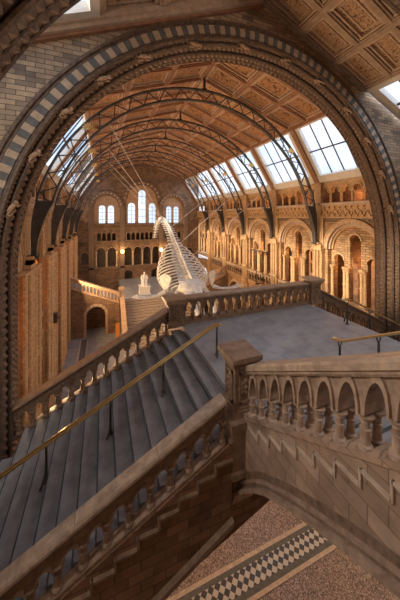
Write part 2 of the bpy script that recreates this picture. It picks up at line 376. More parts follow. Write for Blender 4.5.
def f_pil2(mb):
    mb.box(-.08, .1, -1.15, 1.15, -10.1, -2.0)
    for k in range(7):
        u = -1.05+k*.35; dd = -.14 if k%2 else -.28; r_ = .07 if k%2 else .115
        mb.tube([(dd, u, -10.1), (dd, u, -2.05)], r_, 10)
        if k%2 == 0: mb.box(dd, 0, u-.06, u+.06, -10.1, -2.05)
    for z in (-2.1,-5.7,-8.2): mb.box(-.36, 0, -1.18, 1.18, z, z+.1)
    mb.box(-.30, .05, -.34, .34, -2.0, -1.62); mb.box(-.4,0,-.3,.3,-1.62,-1.5)
    mb.box(-.05, .1, -1.0, 1.0, -2.0, .35)
def f_cap2(mb):
    mb.box(-.12, .1, -1.05, 1.05, .35, .55); mb.box(-.2, .1, -1.1, 1.1, .47, .55)
me_pil2 = bmesh_(f_pil2, 'terra_gold', False, 'clustered_pier'); me_cap2 = bmesh_(f_cap2, 'terra_pale', False, 'pier_capital')
for sgn, side in ((1,'right'),(-1,'left')):
    w0 = MB(); x = XC+sgn*(WR+1.7)
    w0.box(min(x,x+sgn*.3), max(x,x+sgn*.3), 7.6, 32.2, -10.1, .7)
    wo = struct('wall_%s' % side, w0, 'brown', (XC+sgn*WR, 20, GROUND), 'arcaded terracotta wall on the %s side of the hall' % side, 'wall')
    rz = 0 if sgn > 0 else PI
    ys = [TY[0]-B]+TY
    for i in range(6):
        yo = ys[i] if sgn > 0 else ys[i]+B
        if i == 5: yo = (27.8 if sgn > 0 else 27.8+B)
        for k, me in MW.items(): inst(k, me, wo, (XC+sgn*WR, yo, 0), rz)
        inst('gallery_parapet', me_rail, wo, (XC+sgn*WR, yo, 0), rz)
        ysn = lambda u: yo+sgn*u
        for u in (B/2-1.36, B/2-.58, B/2-.39, B/2+.39, B/2+.58, B/2+1.36):
            inst('lancet_column', me_col, wo, (XC+sgn*(WR+.22), ysn(u), -4.6), 0)
        for q in range(7):
            inst('gallery_column', me_gcol, wo, (XC+sgn*(WR+.1), ysn(min(B-.01,max(.01,q*B/6))), .78), 0)
    for y in TY:
        inst('pilaster', me_pil, wo, (XC+sgn*WR, y, 0), rz)
        if sgn < 0: inst('clustered_pier', me_pil2, wo, (XC+sgn*WR, y, 0), rz); inst('pier_capital', me_cap2, wo, (XC+sgn*WR, y, 0), rz)
# ================================================================== FAR WALL
YF = 32.2
Ff = lambda x,z,d: (x, YF+d, z)
fw = MB()
cx3 = [XC-4.25, XC, XC+4.0]
arcwall(fw, Ff, -3.0, 12.3, -.9, 7.2, [(cx3[0], 3.1, -.9, 1.25), (cx3[1], 4.0, -.9, 2.2), (cx3[2], 3.1, -.9, 1.25)], 0, .35, seg=16)
arcwall(fw, Ff, -3.0, 12.3, -10.1, -6.3, [(XC-1.7,1.1,-7.9,-7.2),(XC+1.7,1.1,-7.9,-7.2)], 0, .4)
ops = [(cx3[0]-.62,.95,-6.0,-4.2),(cx3[0]+.62,.95,-6.0,-4.2)]+[(XC+q,.9,-6.0,-4.2) for q in (-1.72,-.58,.58,1.72)]+[(cx3[2]-.62,.95,-6.0,-4.2),(cx3[2]+.62,.95,-6.0,-4.2)]
ops += [(-2.0,.8,-5.6,-4.6),(11.0,.8,-5.6,-4.6)]
arcwall(fw, Ff, -3.0, 12.3, -6.3, -3.2, ops, 0, .4, seg=8)
ops2 = [(c+o,.42,-2.9,-2.15) for c in (cx3[0],cx3[2]) for o in (-.84,-.28,.28,.84)]+[(XC+q*.56,.42,-2.9,-2.15) for q in (-3,-2,-1,0,1,2,3)]
arcwall(fw, Ff, -3.0, 12.3, -3.2, -1.4, ops2, 0, .3, seg=6)
fw.box(-3,12.3,YF,YF+.3,-1.4,-.9)
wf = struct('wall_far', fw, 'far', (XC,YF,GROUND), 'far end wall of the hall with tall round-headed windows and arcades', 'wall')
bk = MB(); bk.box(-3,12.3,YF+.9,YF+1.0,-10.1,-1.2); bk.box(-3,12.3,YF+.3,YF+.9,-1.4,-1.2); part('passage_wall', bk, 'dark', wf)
mo = MB()
for z,h,p in ((-.98,.16,.22),(-1.32,.1,.12),(-3.0,.14,.15),(-3.3,.1,.1),(-6.22,.2,.2),(-6.5,.1,.1)): mo.box(-3, 12.3, YF-p, YF, z, z+h)
for x in (XC-5.95, XC-2.45, XC+2.35, XC+5.75):
    mo.box(x-.28, x+.28, YF-.2, YF, -10.1, 1.2); mo.box(x-.36,x+.36,YF-.28,YF,1.2,1.4); mo.box(x-.34,x+.34,YF-.3,YF,-3.1,-2.9)
    mo.box(x-.36,x+.36,YF-.28,YF,-1.0,-.8)
for c,r,zs in ((cx3[0],1.55,1.25),(cx3[1],2.0,2.2),(cx3[2],1.55,1.25)):
    arcring(mo, Ff, c, zs, r, r+.22, -.16, .02, (0,1), 24); arcring(mo, Ff, c, zs, r-.16, r, -.05, .3, (0,), 20); arcring(mo, Ff, c, zs, r+.22, r+.32, -.22, .02, (0,), 24)
for o in ops: arcring(mo, Ff, o[0], o[3], o[1]/2, o[1]/2+.1, -.06, .02, (0,1), 10)
part('moulding', mo, ['terra_dark','terra'], wf)
me_fc = col_mesh(1.8, .08, 'arcade_column', 'terra_pale', 8)
for x in [cx3[0]-1.15,cx3[0],cx3[0]+1.15]+[XC+q for q in (-2.25,-1.15,0,1.15,2.25)]+[cx3[2]-1.15,cx3[2],cx3[2]+1.15]: inst('arcade_column', me_fc, wf, (x, YF-.04, -6.0))
# window tracery with glass inside each big arch
def farwin(cx, W, H, lan, label, oc=None):
    wn[0] += 1
    t = MB(); top = H
    arcwall(t, Ff, cx-W/2, cx+W/2, -.9, H, lan, .2, .45, seg=10)
    w = struct('window_%d' % wn[0], t, 'terra', (cx,YF,-.9), label, 'window')
    if oc:
        pass
    b = MB(); p = MB()
    for l in lan:
        for z in [l[2]+(l[3]-l[2]+l[1]/2)*k/5 for k in range(1,5)]: b.box(l[0]-l[1]/2, l[0]+l[1]/2, YF+.28, YF+.31, z-.02, z+.02)
        b.box(l[0]-.018, l[0]+.018, YF+.28, YF+.31, l[2], l[3]+l[1]/2)
        p.box(l[0]-l[1]/2, l[0]+l[1]/2, YF+.3, YF+.305, l[2], l[3]+l[1]/2)
    part('glazing_bars', b, 'iron', w); part('glass_pane', p, 'glass', w)
farwin(cx3[1], 3.98, 4.15, [(XC,.92,-.75,3.0),(XC-1.3,.88,-.75,1.35),(XC+1.3,.88,-.75,1.35)], 'three-light window in the middle of the far wall, its centre light tallest')
farwin(cx3[0], 3.08, 2.75, [(cx3[0]-.5,.72,-.75,1.05),(cx3[0]+.5,.72,-.75,1.05)], 'two-light window at the left of the far wall')
farwin(cx3[2], 3.08, 2.75, [(cx3[2]-.5,.72,-.75,1.05),(cx3[2]+.5,.72,-.75,1.05)], 'two-light window at the right of the far wall, behind the whale')
# ================================================================== LARGE TRANSVERSE ARCHES
def profile_sweep(mb, prof, cz, zb, n=64, m=0):
    """prof: (r, y) open profile swept round the arch and down both jambs"""
    rings = [[(XC-r, y, zb) for r,y in prof]]
    for k in range(n+1):
        t = PI-PI*k/n; rings.append([(XC+r*math.cos(t), y, cz+r*math.sin(t)) for r,y in prof])
    rings.append([(XC+r, y, zb) for r,y in prof])
    mb.loft(rings, cap=True, m=m)
def roll(mb, r, y, rad, cz, zb, n=64, m=0):
    profile_sweep(mb, [(r+rad*math.cos(q*PI/3), y+rad*math.sin(q*PI/3)) for q in range(6)], cz, zb, n, m)
CZ = -1.4
def stud(mb, t, r, y, s, out):
    """small carved leaf boss pointing along 'out' (radial, y)"""
    def P(a,b,c): rr = r+b*out[0]+c*out[1]; return (XC+rr*math.cos(t)-a*math.sin(t), y+b*out[1]-c*out[0], CZ+rr*math.sin(t)+a*math.cos(t))
    mb.add([P(-s,0,-s),P(s,0,-s),P(s,0,s),P(-s,0,s),P(0,s*.9,0)], [(0,1,4),(1,2,4),(2,3,4),(3,0,4)])
def studs_line(mb, r, y, s, out, n, zb):
    for k in range(n): stud(mb, PI*(k+.5)/n, r, y, s, out)
    z = CZ-s*1.2
    while z > zb:
        for sg in (1,-1):
            rr = XC+sg*r
            def P(a,b,c): return (rr+sg*(b*out[0]+c*out[1]), y+b*out[1]-c*out[0], z+a)
            mb.add([P(-s,0,-s),P(s,0,-s),P(s,0,s),P(-s,0,s),P(0,s*.9,0)], [(0,1,4),(1,2,4),(2,3,4),(3,0,4)])
        z -= s*2.3
def monkey_mesh():
    mb = MB()
    mb.tube([(0,0,-.02),(.03,0,.10),(.10,0,.22),(.12,0,.28)], [.05,.075,.07,.04], 8)
    mb.ball((.15,0,.34), .065, 0, 8); mb.ball((.20,0,.325), .035, 0, 6)
    for s in (-1,1):
        mb.tube([(.09,s*.05,.25),(.18,s*.09,.20),(.27,s*.06,.28)], [.03,.024,.018], 6)
        mb.tube([(.0,s*.05,.0),(.12,s*.1,.04),(.05,s*.09,-.12),(.13,s*.08,-.15)], [.042,.034,.024,.02], 6)
        mb.ball((.13,s*.062,.36), .02, 0, 6)
    mb.tube([(0,0,-.02),(-.05,0,-.12),(-.02,0,-.22),(.05,0,-.24)], [.022,.016,.014,.008], 6)
    return mb.mesh('carved_monkey', 'terra', smooth=True, local=True)
me_monkey = monkey_mesh()
def big_arch(name, label, ya, yb, ro, ri, wall, zb=GROUND, monkeys=(), band=True):
    T = thing(name, label, 'arch', (XC, (ya+yb)/2, zb))
    dy = yb-ya
    core = MB()
    prof = [(ro,ya),(ri+.20,ya),(ri+.20,ya+.2*dy),(ri+.1,ya+.2*dy),(ri+.1,ya+.55*dy),(ri,ya+.55*dy),(ri,yb),(ro,yb)]
    profile_sweep(core, prof, CZ, zb); part('arch_body', core, 'arch_dark', T)
    if band:
        b = MB(); n = 128
        Fa = lambda x,z,d: (x, ya+d, z)
        arcring(b, Fa, XC, CZ, ri+.31, ro-.12, -.03, .02, (0,1), n, gap=.02)
        h = .175; z = CZ; k = 0
        while z-h > zb:
            for sg in (1,-1):
                x0, x1 = sorted((XC+sg*(ri+.31), XC+sg*(ro-.12))); b.box(x0, x1, ya-.03, ya+.02, z-h+.01, z-.01, k%2)
            z -= h; k += 1
        part('voussoir_band', b, ['slateblue','cream'], T)
    ms = MB()
    roll(ms, ro, ya, .06, CZ, zb); roll(ms, ro-.09, ya, .03, CZ, zb)
    roll(ms, ri+.22, ya, .045, CZ, zb); roll(ms, ri+.12, ya+.18*dy, .04, CZ, zb)
    roll(ms, ri+.02, ya+.52*dy, .045, CZ, zb); roll(ms, ri, yb-.03, .04, CZ, zb); roll(ms, ri, ya+.75*dy, .03, CZ, zb)
    part('roll_moulding', ms, 'arch_dark', T, True)
    st = MB()
    studs_line(st, ri+.2, ya+.1*dy, .06, (-1,0), 190, zb); studs_line(st, ri+.1, ya+.37*dy, .085, (-1,0), 130, zb)
    studs_line(st, ri, ya+.64*dy, .07, (-1,0), 130, zb); studs_line(st, ri, ya+.87*dy, .065, (-1,0), 110, zb)
    part('carved_leaf_ornament', st, 'terra_dark', T, kind='stuff')
    for t in monkeys:
        o = inst('carved_monkey', me_monkey, T, (XC+(ri+.12)*math.cos(t), ya+.1*dy, CZ+(ri+.12)*math.sin(t)))
        # head up the curve, limbs gripping the moulding
        e = Vector((-math.cos(t), -.25, -math.sin(t))).normalized(); up = Vector((-math.sin(t), 0, math.cos(t)))*(1 if t < PI/2 else -1)
        up = (up-e*up.dot(e)).normalized(); sd = up.cross(e); o.scale = (.68,.68,.68)
        o.rotation_euler = Matrix((e, sd, up)).transposed().to_euler()
    return T
big_arch('masonry_arch', 'huge round arch of striped voussoirs and carved mouldings framing the hall', 6.77, 7.6, 7.37, 6.7, True,
         monkeys=[math.radians(a) for a in (14, 27, 40, 53, 67, 80, 95, 109, 123, 134, 145, 156, 167)])
big_arch('masonry_arch', 'nearer dark carved arch crossing the top left corner of the view', 2.95, 3.94, 7.37, 6.7, False, monkeys=[math.radians(a) for a in (134, 150)])
# wall above the arch
sp = MB(); n = 48
for k in range(n):
    t0, t1 = PI-PI*k/n, PI-PI*(k+1)/n; R = 7.36
    xa, xb = XC+R*math.cos(t0), XC+R*math.cos(t1); za, zb_ = CZ+R*math.sin(t0), CZ+R*math.sin(t1)
    zr = lambda x: RZ+.15-FS*abs(x-XC)
    sp.hexa([(xa,6.78,za),(xb,6.78,zb_),(xb,7.58,zb_),(xa,7.58,za),(xa,6.78,zr(xa)),(xb,6.78,zr(xb)),(xb,7.58,zr(xb)),(xa,7.58,zr(xa))])
for sg in (1,-1):
    xa, xb = XC+sg*7.36, XC+sg*10.5
    p = [(xa,CZ),(xb,CZ),(xb,zr(xb)),(xa,zr(xa))]
    sp.prism(p, lambda a,b,d: (a,d,b), 6.78, 7.58)
    x0,x1 = sorted((xa,xb)); sp.box(x0,x1,6.78,7.58,GROUND,CZ)
struct('wall_over_arch', sp, 'spandrel', (XC,7.2,GROUND), 'tan and grey stone wall above the large arch', 'wall')
co_ = MB(); co2 = MB()
for sg in (-1,):
    q = lambda a,y,h: (XC+sg*a, y, RZ-FS*a+h)
    co_.box(0, 8.6, 6.56, 6.78, -.22, -.12, 0, q); co_.box(0, 8.6, 6.46, 6.78, -.12, .0, 0, q); co2.box(0, 8.6, 6.66, 6.78, -.30, -.22, 0, q)
tr = struct('trim_5', co_, 'timber_pale', (XC,6.6,5), 'pale moulded cornice where the near ceiling meets the wall over the large arch', 'cornice')
part('lower_moulding', co2, 'timber', tr)
# side walls of the near bay
for sg, sd in ((1,'right'),(-1,'left')):
    w = MB(); x0,x1 = sorted((XC+sg*8.7, XC+sg*9.1)); w.box(x0,x1,-1.2,6.78,GROUND,RZ-FS*8.7)
    struct('wall_near_%s' % sd, w, 'spandrel', (XC+sg*8.7,3,GROUND), 'plain stone side wall of the near bay on the %s' % sd, 'wall')
w = MB(); w.box(XC-8.8, XC+8.8, -1.5, -1.2, GROUND, RZ+.3)  # unseen wall added to cut the open sky's fill from behind the viewer
struct('wall_near_back', w, 'spandrel', (XC,-1.3,GROUND), 'plain stone wall closing the near bay', 'wall')
# ================================================================== IRON TRUSSES
TC = -1.05
def truss_mesh():
    parts = {}
    Ft = lambda x,z,d: (x, d, z)
    ch = MB()
    a0 = math.asin(1.65/7.3); n = 48
    for r0,r1 in ((7.23,7.3),(6.69,6.76)): arcring(ch, Ft, 0, TC, r0, r1, -.08, .08, (0,), n, a0, PI-a0)
    parts['chord'] = ch
    la = MB(); k = 24
    for i in range(k):
        t0, t1 = a0+(PI-2*a0)*i/k, a0+(PI-2*a0)*(i+1)/k; tm = (t0+t1)/2
        q = lambda r,t: (r*math.cos(t), 0, TC+r*math.sin(t))
        la.tube([q(6.75,t0), q(7.22,tm)], .026, 6); la.tube([q(7.22,tm), q(6.75,t1)], .026, 6)
        parts['lattice'] = la
    kp = MB(); kp.box(-.05,.05,-.05,.05,TC+7.28,RZ-.1); kp.box(-.12,.12,-.07,.07,TC+7.28,TC+7.36)
    parts['king_post'] = kp
    return parts
TP = {k: v.mesh(k, 'iron', local=True) for k, v in truss_mesh().items()}
def bracket_mesh():
    mb = MB(); n = 8; out = []; inn = []
    for i in range(n+1):
        z = -1.5+(2.15)*i/n; zz = z-TC
        xo = -math.sqrt(7.28**2-min(zz,1.7)**2) if zz > 0 else -7.28
        wdt = .18+.40*(i/n)**1.5
        out.append((max(xo,-7.24), z)); inn.append((xo+wdt, z))
    mb.prism(out+inn[::-1], lambda a,b,d: (a,d,b), -.07, .07)
    mb.box(-7.24,-6.98,-.14,.14,-1.6,-1.5); 
    o = MB(); o.prism(inn+[(a+.05,b) for a,b in inn[::-1]], lambda a,b,d: (a,d,b), -.12, .12)
    return mb, o
bm1, bm2 = bracket_mesh()
me_br, me_fl = bm1.mesh('bracket','iron',local=True), bm2.mesh('bracket_flange','iron',local=True)
def leaf_mesh():
    mb = MB()
    for k in range(7):
        a = PI*k/6; mb.tube([(0,0,0),(.16*math.cos(a),0,.16*math.sin(a)),(.26*math.cos(a+.3),0,.26*math.sin(a+.3))],[.02,.04,.01],5)
    mb.ball((0,0,0),.06); return mb.mesh('gilt_leaf','gold',smooth=True,local=True)
me_leaf = leaf_mesh()
tl = ['nearest', 'second nearest', 'third', 'fourth', 'farthest']
for i, y in enumerate(TY):
    T = thing('iron_truss', 'dark iron lattice arch under the ceiling, %s of the five down the hall' % tl[i], 'roof truss', (XC, y, -1.6), 'iron roof trusses')
    for k, me in TP.items(): inst(k, me, T, (XC, y, 0))
    for s in (0, PI):
        bo = inst('bracket', me_br, T, (XC,y,0), s); fo = bpy.data.objects.new('flange', me_fl); C.objects.link(fo); fo.parent = bo
    for a in (42, 138):
        t = math.radians(a); inst('gilt_leaf', me_leaf, T, (XC+7.0*math.cos(t), y-.16, TC+7.0*math.sin(t)))
# ================================================================== BALUSTRADES
def frame(A, d, s):
    nx, ny = -d[1], d[0]
    return lambda t,h,w: (A[0]+d[0]*t+nx*w, A[1]+d[1]*t+ny*w, A[2]+h+s*t)
def baluster_mesh(h, r, name, mat, n=12):
    mb = MB(); mb.lathe([(r*1.45,0),(r*1.45,.06*h),(r*1.2,.09*h),(r*1.45,.13*h),(r*.95,.18*h),(r*.85,.55*h),(r*1.15,.57*h),(r*1.15,.61*h),(r*.82,.63*h),(r*.85,.80*h),(r*1.1,.82*h),(r*.95,.85*h),(r*1.6,.93*h),(r*1.75,.95*h),(r*1.75,h)], n=n)
    return mb.mesh(name, mat, smooth=True, local=True)
def balustrade(T, A, d, cell, n, s, H, mats, th=.24, double=True, hp=.16, hc=.14, ow=None, cf=.56, e0=0, e1=0, bmat='terra', colr=.05, rk=None):
    """A: foot of the plinth on the centre line; H: total height"""
    P = frame(A, d, s); Ln = cell*n
    pl = MB(); pl.box(-e0, Ln+e1, -th/2-.02, th/2+.02, 0, hp, 0, lambda t,w,h: P(t,h,w))
    # sloping weathered cushions between the columns
    for i in range(n):
        a, b = i*cell+colr*1.6, (i+1)*cell-colr*1.6
        pl.hexa([P(a,hp,-th/2),P(b,hp,-th/2),P(b,hp,th/2),P(a,hp,th/2),P(a,hp+.015,-th*.25),P(b,hp+.015,-th*.25),P(b,hp+.015,th*.25),P(a,hp+.015,th*.25)])
    part('plinth', pl, mats[0], T)
    hcol = (H-hp-hc)*cf; zs = hp+hcol
    arw = ow*cell if ow else cell-2*colr*1.15; rise = rk*arw if rk else H-hc-zs-.05
    pa = MB(); arcwall(pa, P, -e0, Ln+e1, zs, H-hc, [((i+.5)*cell, arw, zs, zs, rise) for i in range(n)], -th/2+.015, th/2-.015, seg=10)
    for i in range(n):
        for d0,d1 in ((-th/2-.015,-th/2+.02),(th/2-.02,th/2+.015)):
            arcring(pa, P, (i+.5)*cell, zs, arw/2, arw/2+.022, d0, d1, (0,), 10, rise=(rise+.0)/(arw/2))
    part('arched_panel', pa, mats[1], T)
    co = MB(); w = th/2
    hc_ = hc; prof = [(-w,H-hc),(-w-.02,H-hc+.015),(-w-.02,H-hc*.72),(-w-.05,H-hc*.6),(-w-.05,H-.03),(-w-.03,H),(w+.03,H),(w+.05,H-.03),(w+.05,H-hc*.6),(w+.02,H-hc*.72),(w+.02,H-hc+.015),(w,H-hc)]
    nj = max(1,int(Ln/.9)); 
    for j in range(nj):
        a = -e0+(Ln+e0+e1)*j/nj+.003; b = -e0+(Ln+e0+e1)*(j+1)/nj-.003
        co.loft([[P(a,h,ww) for ww,h in prof],[P(b,h,ww) for ww,h in prof]])
    part('coping', co, mats[2], T)
    gr = MB()  # dark strips painting the shade of the recess under the coping
    for sg in (-1,1):
        x0_, x1_ = sorted((sg*w, sg*(w+.032))); gr.box(-e0, Ln+e1, x0_, x1_, H-hc*.98, H-hc*.86, 0, lambda t,ww,h: P(t,h,ww)); 
    part('recess_shade_strip', gr, 'terra_dark', T)
    key = (round(hcol,3), colr, bmat)
    if key not in BM: BM[key] = baluster_mesh(hcol, colr, 'baluster', bmat)
    for i in range(n+1):
        for wv in ((-th/2+.055, th/2-.055) if double else (0,)):
            p = P(min(max(i*cell,.02),Ln-.02), hp, wv); inst('baluster', BM[key], T, p)
BM = {}
def newel(name, label, x, y, zb, zt, w, mats, T=None):
    T = T or thing(name, label, 'newel post', (x,y,zb))
    sh = MB(); h = w/2
    sh.box(x-h+.05, x+h-.05, y-h+.05, y+h-.05, zb, zt-.14)
    sh.box(x-h+.01, x+h-.01, y-h+.01, y+h-.01, zb, zb+.12); sh.box(x-h+.03,x+h-.03,y-h+.03,y+h-.03, zb+.12, zb+.17)
    sh.box(x-h+.02, x+h-.02, y-h+.02, y+h-.02, zt-.22, zt-.14)
    for dx,dy in ((0,-1),(-1,0),(1,0),(0,1)):
        for q,(a0,a1,b0,b1) in enumerate(((-.6,.6,.0,.08),(-.6,.6,.92,1),(-.6,-.48,0,1),(.48,.6,0,1))):
            z0 = zb+.22+(zt-zb-.5)*b0; z1 = zb+.22+(zt-zb-.5)*b1; hh = h-.05
            if dx: sh.box(*sorted((x+dx*hh, x+dx*(hh+.025))), y+a0*hh, y+a1*hh, z0, z1)
            else: sh.box(x+a0*hh, x+a1*hh, *sorted((y+dy*hh, y+dy*(hh+.025))), z0, z1)
    part('shaft', sh, mats[0], T)
    cp = MB(); cp.box(x-h-.02,x+h+.02,y-h-.02,y+h+.02,zt-.14,zt-.10); cp.box(x-h-.045,x+h+.045,y-h-.045,y+h+.045,zt-.10,zt-.02)
    cp.hexa([(x-h-.045,y-h-.045,zt-.02),(x+h+.045,y-h-.045,zt-.02),(x+h+.045,y+h+.045,zt-.02),(x-h-.045,y+h+.045,zt-.02),(x-h-.02,y-h-.02,zt),(x+h+.02,y-h-.02,zt),(x+h+.02,y+h+.02,zt),(x-h-.02,y+h+.02,zt)])
    part('cap', cp, mats[1], T)
    for dx,dy in ((0,-1),(-1,0),(1,0)):
        rs = MB(); hh = h-.05; cz = (zb+zt)/2-.03
        for k in range(8):
            a = k*PI/4; u, v = .085*math.cos(a), .085*math.sin(a)
            rs.ball((x+dx*hh+(u if dy else 0), y+dy*hh+(u if dx else 0), cz+v), .045, 0, 6)
        rs.ball((x+dx*hh, y+dy*hh, cz), .05, 0, 6)
        part('carved_rosette', rs, mats[0], T, True)
    return T
S = .485; TR = .285; RS = TR*S        # tread, rise of the side flights
SU = .58; TU = .257; RU = TU*SU       # the upper flight, climbing towards the viewer
XE0, XE1 = 2.2, 7.2                  # landing edges
YB_ = 7.35; YFR = 3.55
# landing
ld = thing('stair_landing', 'grey paved landing between the three stair flights', 'landing', (XC,5.4,LAND))
m_ = MB(); m_.box(XE0, XE1, YFR+.1, YB_+.12, LAND-.12, LAND); m_.box(XE0, XE1, 3.5, YFR+.1, LAND-.12, LAND); part('paving', m_, 'slate', ld)
m_ = MB(); m_.box(XE0+.05, XE1-.05, YFR, YB_+.1, LAND-.9, LAND-.12); part('supporting_masonry', m_, 'brown', ld)
jt = MB()
for x in (3.3,4.4,5.5,6.6): jt.box(x-.006,x+.006,3.7,7.2,LAND,LAND+.001)
for y in (4.5,5.4,6.3): jt.box(2.2,7.2,y-.006,y+.006,LAND,LAND+.001)
part('paving_joints', jt, 'tread', ld)
# newels and back balustrade, its backlit shade put into darker terracotta
newel('newel_post', 'square newel post where the left flight meets the back of the landing', 2.02, YB_+.02, LAND, -2.43, .55, ('newel','copingbrown'))
newel('newel_post', 'square panelled newel post at the far right corner of the landing', 7.45, YB_+.02, LAND, -2.32, .55, ('newel','copingbrown'))
t = thing('balustrade', 'level balustrade along the back of the landing overlooking the hall', 'balustrade', (XC,YB_,LAND))
balustrade(t, (2.29,YB_,LAND), (1,0), .308, 16, 0, .81, ('newel','newel','copingbrown'), .24, True, .10, ow=.60, bmat='newel', hc=.11)
# left flight (runs down to the left)
def flight(name, label, x0, sg, n, ya, yb, ncut):
    T = thing(name, label, 'staircase', (x0+sg*n*TR/2, 5.4, LAND-n*RS))
    for i in range(n):
        a = x0+sg*i*TR; b = x0+sg*(i+1)*TR+sg*.02; z = LAND-(i+1)*RS; yy = yb if i < ncut else 6.68
        m = MB(); x_0,x_1 = sorted((a,b)); m.box(x_0,x_1,ya,yy,z-.06,z); 
        x2,x3 = sorted((b-sg*.022,b)); m.box(x2,x3,ya,yy,z,z+.002,1)
        part('step', m, ['tread','nosing'], T)
    u = MB()
    poly = [(x0,LAND-.12)]+[(x0+sg*i*TR, LAND-i*RS-.06*(1 if i else 2)) for i in range(1,n)]
    for i in range(n):
        a = x0+sg*i*TR; b = x0+sg*(i+1)*TR; x_0,x_1 = sorted((a,b)); yy = yb if i < ncut else 6.68
        za, zc = LAND-(i+1)*RS-.06, LAND-(i+1)*RS-.06
        lo = LAND-i*RS-1.0
        q = lambda xx: LAND-S*abs(xx-x0)-.95
        u.hexa([(x_0,ya,q(x_0)),(x_1,ya,q(x_1)),(x_1,yy,q(x_1)),(x_0,yy,q(x_0)),(x_0,ya,za),(x_1,ya,za),(x_1,yy,za),(x_0,yy,za)])
        if i: 
            xr0,xr1 = sorted((a,a-sg*.03)); u.box(xr0,xr1,ya,yy,za,LAND-i*RS-.06)
    part('riser_masonry', u, 'tread', T)
    return T
flight('staircase', 'broad flight of slate steps running down to the left from the landing', XE0, -1, 17, 3.62, YB_-.1, 14)
flight('staircase', 'flight of slate steps running down to the right beyond the landing', XE1, 1, 14, 3.62, YB_-.1, 14)
# sloping balustrades at the back, coloured dark for their backlit shade
t = thing('balustrade', 'sloping balustrade along the far side of the left flight', 'balustrade', (0,YB_,LAND-1))
balustrade(t, (1.78,YB_,-3.55), (-1,0), TR, 13, -S, .80, ('terra_dark','terra_dark','copingbrown'), .24, True, .05, e1=.1, bmat='newel', hc=.09, ow=.55, rk=.7)
t = thing('balustrade', 'sloping balustrade running down to the right behind the right flight', 'balustrade', (9.6,YB_,LAND-1))
balustrade(t, (7.70,YB_,-3.54), (1,0), TR, 13, -S, .80, ('terra_dark','terra_dark','copingbrown'), .24, True, .05, e1=.05, bmat='terra_dark', hc=.09, ow=.55, rk=.7)
# front balustrade of the left flight
YQ = 3.53
t = thing('balustrade', 'sloping balustrade nearest the viewer along the front of the left flight', 'balustrade', (0,YQ,LAND-1))
balustrade(t, (1.76,YQ,-3.57), (-1,0), TR, 14, -S, .76, ('newel','newel','coping'), .12, False, .07, e1=.2, e0=.0, bmat='newel', colr=.045, ow=.56, hc=.12, cf=.56, rk=.62)
# stepped wall under it
t = thing('stair_wall', 'brown brick side wall with stepped moulding below the left flight', 'wall', (0,YQ-.1,-6))
w = MB(); x0 = 1.86; n = 15
for i in range(n):
    a, b = x0-i*TR, x0-(i+1)*TR; zt_ = lambda x: -3.57-S*(1.76-x)+.02
    zl = lambda x: -4.80-S*(1.76-x)
    w.hexa([(b,YQ-.1,zl(b)),(a,YQ-.1,zl(a)),(a,YQ+.12,zl(a)),(b,YQ+.12,zl(b)),(b,YQ-.1,zt_(b)),(a,YQ-.1,zt_(a)),(a,YQ+.12,zt_(a)),(b,YQ+.12,zt_(b))])
part('brick_face', w, 'brown', t)
w = MB(); y0, y1 = YQ-.15, YQ-.09
for i in range(n):
    a = 1.86-i*TR; b = a-TR; z = -3.74-i*RS
    w.box(b, a, y0, y1, z-.016, z+.016); w.box(b, a, y0+.02, y1, z-.036, z-.016); w.box(b-.016, b+.016, y0, y1, z-RS+.01, z+.016)
part('stepped_moulding', w, 'newel', t)
w = MB(); 
w.prism([(1.86,-4.74+S*.1),(1.86,-4.68+S*.1),(-2.6,-4.68-S*4.36),(-2.6,-4.74-S*4.36)], lambda a,b,d: (a,d,b), YQ-.18, YQ-.06)
w.prism([(1.86,-4.84+S*.1),(1.86,-4.74+S*.1),(-2.6,-4.74-S*4.36),(-2.6,-4.84-S*4.36)], lambda a,b,d: (a,d,b), YQ-.13, YQ+.1)
part('lower_moulding', w, 'newel', t)
w = MB(); w.prism([(3.0,-4.2),(3.0,-4.98),(-2.6,-4.98-.343*5.6),(-2.6,-4.7-S*4.3)], lambda a,b,d: (a,d,b), YQ+.18, YQ+.5)
part('inner_arch_wall', w, 'brown', t)
# newel in front, on a pier
NT = newel('newel_post', 'large square newel post with flat cap in front of the landing, nearest the viewer', 2.15, 3.70, LAND+.02, -2.22, .46, ('newel','newel'))
w = MB(); w.box(1.87, 2.42, 3.42, 3.94, -4.0, LAND+.02); w.box(1.84,2.45,3.38,3.97,LAND-.08,LAND+.04); w.box(1.84,2.3,3.37,3.97,-4.04,-3.97); w.box(1.88,2.3,3.40,3.97,-4.10,-4.04)
part('pier', w, 'newel', NT)
